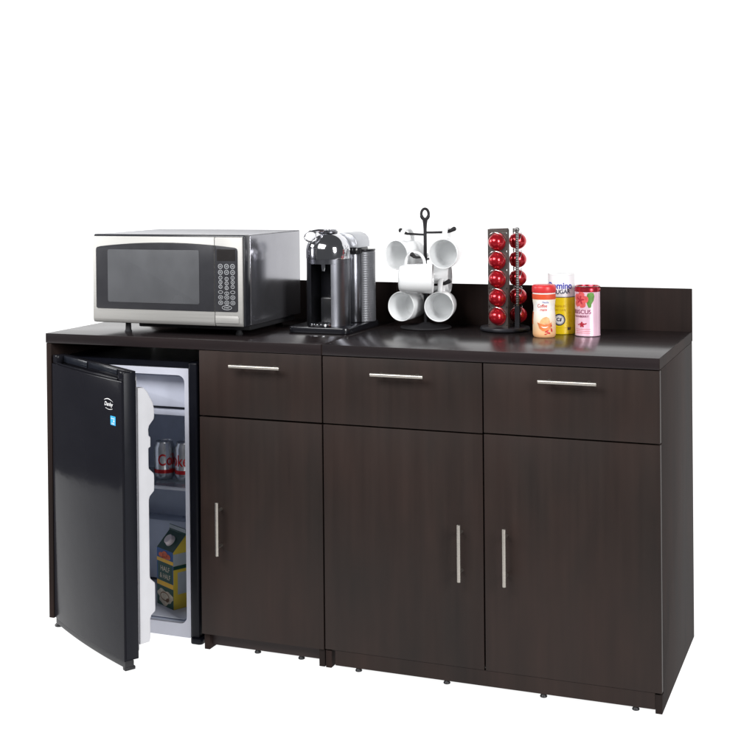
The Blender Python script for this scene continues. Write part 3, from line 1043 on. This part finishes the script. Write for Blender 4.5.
for ci_, (nv, PR) in enumerate(zip(normals, PRS)):
    for r_ in range(5):
        label = 'shiny red coffee capsule, %s in the %s of the carousel' % (rows[r_], cols[ci_])
        if cap0 is None:
            t = thing('coffee_capsule', label, 'capsule', group='red coffee capsules in the carousel')
            bm = nb()
            prf = [(0, -.0210), (.010, -.0200), (.018, -.0160), (.0225, -.0080), (.0243, .0002), (.0272, .0006), (.0276, .0016), (.0272, .0027), (.0258, .0031)]
            for i in range(1, 13):
                a = PI/2*i/12
                prf.append((0.0256*math.cos(a) if i < 12 else 0, .0033+.0285*math.sin(a)))
            lathe(bm, prf, 44)
            obj('capsule_shell', bm, M['capsule'], t)
            cap0 = t
        else:
            t = copy_tree(cap0)
        t['label'] = label
        side = Vector((-nv.y, nv.x, 0))
        m = Matrix((side, Vector((0, 0, 1)), nv)).transposed().to_4x4()
        m.translation = Vector((rx, ry, TOPZ))+nv*(PR+.0002)+Vector((0, 0, z_top-pitch*r_))
        t.matrix_world = m

# ------------------------------------------------------------------ creamer bottle
cb = thing('creamer_bottle', 'cream coloured coffee creamer bottle with red lid and orange band', 'creamer', (.553, .358, TOPZ+.0006))
rb = .0335
def r_cream(z):
    pts = [(0, .0300), (.004, .0328), (.010, .0335), (.050, .0335), (.066, .0325), (.080, .0308), (.092, .0312), (.104, .0330), (.111, .0335), (.130, .0338)]
    for (a, ra), (b, rb_) in zip(pts, pts[1:]):
        if a <= z <= b:
            return ra+(rb_-ra)*(z-a)/(b-a)
    return .0335
bm = nb()
prf = [(0, .002), (.026, .002), (.0300, 0)]
zz = .002
while zz < .110:
    prf.append((r_cream(zz), zz))
    zz += .004
prf.append((.0335, .1102))
prf.append((0, .1102))
lathe(bm, prf, 56)
obj('bottle', bm, M['creamer'], cb)
bm = nb(); lathe(bm, [(0, .1103), (.0337, .1103), (.0342, .113), (.0342, .1255), (0, .1255)], 56)
obj('neck_band', bm, M['red_band'], cb)
bm = nb(); lathe(bm, [(0, .1256), (.0330, .1256), (.0330, .1295), (0, .1295)], 56)
obj('seal_ring', bm, M['cream_print'], cb)
bm = nb()
prf = [(0, .1296), (.0345, .1296), (.0350, .1310), (.0350, .1440), (.0335, .1490), (.0300, .1520), (0, .1525)]
lathe(bm, prf, 56)
obj('lid', bm, M['red_lid'], cb)
def cwrap(bm, a, off=.0006):
    return wrap(bm, .0335, a, off, rfun=r_cream)
bm = nb(); flatpoly(bm, ellipse(0, .0905, .029, .0185, 36)); obj('label_oval', cwrap(bm, -84, .0005), M['cream_print'], cb)
bm = nb(); text(bm, 'Nestle', 0, .1030, .0062, .019, bold=.01); obj('brand_lettering', cwrap(bm, -68), M['blue_print'], cb)
bm = nb(); text(bm, 'Coffee', -.001, .0925, .0100, .030, bold=.012, shear=.2); text(bm, 'mate', .003, .0815, .0090, .022, bold=.012, shear=.2)
obj('name_lettering', cwrap(bm, -84, .0009), M['red_print'], cb)
bm = nb(); flatpoly(bm, [(-.016, .040), (-.0105, .052), (-.004, .058), (.006, .061), (.013, .057), (.0155, .048), (.016, .040)])
obj('milk_picture', cwrap(bm, -74, .0007), M['peach_print'], cb)
bm = nb(); flatpoly(bm, [(-.022, .0445), (-.015, .027), (-.006, .0195), (.009, .0195), (.017, .027), (.022, .0445), (.011, .0400), (0, .0385), (-.011, .0400)])
obj('cup_picture', cwrap(bm, -74, .0010), M['orange_print'], cb)
bm = nb()
flatpoly(bm, [(-.011, .0335), (-.004, .0285), (.004, .0285), (.011, .0335), (.004, .0315), (-.004, .0315)])
obj('cup_rim_picture', cwrap(bm, -74, .0013), M['cream_print'], cb)
bm = nb()
for (x, z, a, b, rt) in ((.006, .019, .006, .0022, .5), (.011, .014, .0055, .0028, -.3), (.021, .022, .0024, .006, .2), (.020, .035, .0018, .004, 0), (.003, .0105, .004, .0016, .3)):
    flatpoly(bm, ellipse(x, z, a, b, 14, rt))
obj('splash_picture', cwrap(bm, -74, .0012), M['red_print'], cb)
bm = nb(); flatpoly(bm, [(-.012, .037), (.012, .037), (.012, .073), (-.012, .073)]); obj('flavour_patch', cwrap(bm, -165, .0008), M['rust_print'], cb)

# ------------------------------------------------------------------ sugar canister
sg = thing('sugar_canister', 'tall yellow sugar canister with white top, standing behind the creamer', 'canister', (.580, .463, TOPZ+.0006))
bm = nb(); lathe(bm, [(0, .003), (.0375, .003), (.0385, 0), (.0405, 0), (.0408, .002), (.0405, .004), (.0405, .174), (0, .174)], 64)
obj('canister_body', bm, M['sugar'], sg)
bm = nb(); lathe(bm, [(0, .1742), (.0403, .1742), (.0406, .1760), (.0400, .1782), (.0385, .1782), (.0380, .1765), (0, .1765)], 64)
obj('rim', bm, M['white_print'], sg)
bm = nb(); text(bm, 'Domino', 0, .1440, .0185, .078, bold=.028); obj('name_lettering', wrap(bm, .0405, -84), M['blue_print'], sg)
bm = nb(); text(bm, 'SUGAR', 0, .1262, .0125, .050, bold=.025)
for v in bm.verts:
    v.co.y += (v.co.x)*.06
obj('kind_lettering', wrap(bm, .0405, -74), M['navy_print'], sg)
bm = nb(); text(bm, 'PREMIUM', 0, .0830, .0070, .034); text(bm, 'PURE CANE', 0, .0720, .0060, .036)
obj('gold_lettering', wrap(bm, .0405, -84), M['gold_print'], sg)
bm = nb(); annulus(bm, 0, .0430, .0175, .0175, .0035, 36); annulus(bm, 0, .0430, .0125, .0125, .0008, 36)
text(bm, 'C', -.0035, .044, .0095, bold=.04); flatpoly(bm, [(.0015, .038), (.0055, .038), (.0070, .049), (.0035, .049)])
obj('badge_ring', wrap(bm, .0405, -86, .0009), M['navy_print'], sg)
bm = nb(); flatpoly(bm, ellipse(0, .0430, .0165, .0165, 36)); obj('badge', wrap(bm, .0405, -86, .0005), M['white_print'], sg)
bm = nb()
for i in range(3):
    flatpoly(bm, [(-.0045+.0035*i, .0125), (-.0020+.0035*i, .0125), (-.0020+.0035*i, .0215-.002*(i % 2)), (-.0045+.0035*i, .0215-.002*(i % 2))])
obj('small_mark', wrap(bm, .0405, -45, .0006), M['navy_print'], sg)
bm = nb(); flatpoly(bm, [(-.075, .0185), (.05, .0185), (.05, .0193), (-.075, .0193)])
obj('fine_line', wrap(bm, .0405, -60, .0005), M['gold_print'], sg)

# ------------------------------------------------------------------ tea tin
tn = thing('tea_tin', 'pale pink hibiscus tea tin with red rim and flower picture', 'tin', (.667, .424, TOPZ+.0006))
bm = nb(); lathe(bm, [(0, .002), (.0345, .002), (.0355, 0), (.0370, .001), (.0372, .003), (.0365, .0048), (.0365, .1290), (0, .1290)], 64)
obj('tin_body', bm, M['tin'], tn)
bm = nb(); lathe(bm, [(0, .1292), (.0366, .1292), (.0376, .1300), (.0376, .1375), (.0366, .1425), (.0372, .1440), (.0368, .1458), (.0355, .1460), (.0345, .1425), (0, .1420)], 64)
obj('lid', bm, M['tin_lid'], tn)
bm = nb(); lathe(bm, [(.0371, .1441), (.0377, .1451), (.0371, .1462), (.0360, .1464), (.0357, .1458)], 64)
obj('rim', bm, M['silver'], tn)
bm = nb(); text(bm, 'HIBISCUS', 0, .0720, .0118, .070, bold=.012); obj('name_lettering', wrap(bm, .0365, -116), M['berry_print'], tn)
bm = nb(); text(bm, 'CRANBERRY', 0, .0585, .0058, .052, bold=.02)
obj('flavour_lettering', wrap(bm, .0365, -113), M['berry_print'], tn)
bm = nb()
for z in (.0205, .0150, .0095):
    flatpoly(bm, [(-.026, z), (.026, z), (.026, z+.0012), (-.026, z+.0012)])
obj('fine_print', wrap(bm, .0365, -100, .0004), M['pinkred_print'], tn)
bm = nb()
def petal_pts(cx, cy, ang, L, Wd):
    out = []
    for i in range(20):
        t = i/20*2*PI
        x = L*(.5+.5*math.cos(t)); y = Wd*math.sin(t)*(0.55+.45*math.cos(t*.5)**2)*(1+.10*math.sin(5*t))
        out.append((cx+x*math.cos(ang)-y*math.sin(ang), cy+x*math.sin(ang)+y*math.cos(ang)))
    return out
for k in range(5):
    flatpoly(bm, petal_pts(0, .1065, R(80+72*k), .0245, .0125))
obj('flower_picture', wrap(bm, .0365, -112, .0006, .003), M['pinkred_print'], tn)
bm = nb()
for k in range(5):
    flatpoly(bm, petal_pts(0, .1065, R(80+72*k), .013, .0028))
flatpoly(bm, ellipse(.001, .1062, .0045, .0040, 16))
obj('flower_centre_picture', wrap(bm, .0365, -112, .0010, .003), M['deepred_print'], tn)
bm = nb(); flatpoly(bm, [(-.004, .084), (-.009, .098), (-.010, .112), (-.006, .126), (.004, .1285), (.012, .127), (.0145, .117), (.012, .105), (.006, .095), (.004, .084)])
obj('leaf_picture', wrap(bm, .0365, -68, .0003, .003), M['leaf_print'], tn)
bm = nb()
for k in range(5):
    flatpoly(bm, petal_pts(0, .0345, R(90+72*k), .0085, .0034))
flatpoly(bm, ellipse(.011, .037, .004, .0018, 12, .5))
flatpoly(bm, ellipse(-.011, .034, .004, .0015, 12, -.4))
obj('emblem', wrap(bm, .0365, -105, .0006, .003), M['deepred_print'], tn)

# ------------------------------------------------------------------ camera
cx, cy, cz, yaw, pt, roll, f, px, py = 1.4784217, -3.3517114, 1.3834668, -.3711656, -.0083415, -.0092624, 1299.11835, 377.6334, 188.34242
F = Vector((math.sin(yaw)*math.cos(pt), math.cos(yaw)*math.cos(pt), math.sin(pt)))
Rt = Vector((math.cos(yaw), -math.sin(yaw), 0))
U = Rt.cross(F)
R2 = Rt*math.cos(roll)+U*math.sin(roll)
U2 = -Rt*math.sin(roll)+U*math.cos(roll)
cam = bpy.data.cameras.new('camera')
co = bpy.data.objects.new('camera', cam)
C.objects.link(co)
m = Matrix((R2, U2, -F)).transposed().to_4x4()
m.translation = Vector((cx, cy, cz))
co.matrix_world = m
cam.sensor_width = 36
cam.lens = f/755*36
cam.shift_x = (377.5-px)/755
cam.shift_y = (py-377.5)/755
cam.clip_start = .05
cam.clip_end = 100
S.camera = co

# ------------------------------------------------------------------ light
wd = bpy.data.worlds.new('World')
S.world = wd
wd.use_nodes = True
bg = wd.node_tree.nodes['Background']
bg.inputs['Color'].default_value = (.92, .95, 1., 1)
bg.inputs['Strength'].default_value = .09

def softbox(name, loc, target, sx, sy, power, col=(1, 1, 1)):
    l = bpy.data.lights.new(name, 'AREA')
    l.shape = 'RECTANGLE'
    l.size, l.size_y = sx, sy
    l.energy = power
    l.color = col
    o = bpy.data.objects.new(name, l)
    C.objects.link(o)
    o.location = loc
    d = Vector(target)-Vector(loc)
    o.rotation_euler = d.to_track_quat('-Z', 'Y').to_euler()
    return o
softbox('softbox_key', (-.9, -2.7, 3.0), (.1, .3, .8), 2.2, 1.5, 150)
softbox('softbox_left', (-3.6, -.5, 1.9), (-.2, .3, .8), 1.0, 1.8, 95)
softbox('softbox_right', (3.3, -1.9, 2.0), (.4, .4, .9), .9, 1.7, 122)

S.view_settings.view_transform = 'Standard'
S.view_settings.look = 'None'
S.view_settings.exposure = 0
S.cycles.max_bounces = 10
S.cycles.glossy_bounces = 6
S.cycles.sample_clamp_indirect = 6
S.cycles.use_denoising = True
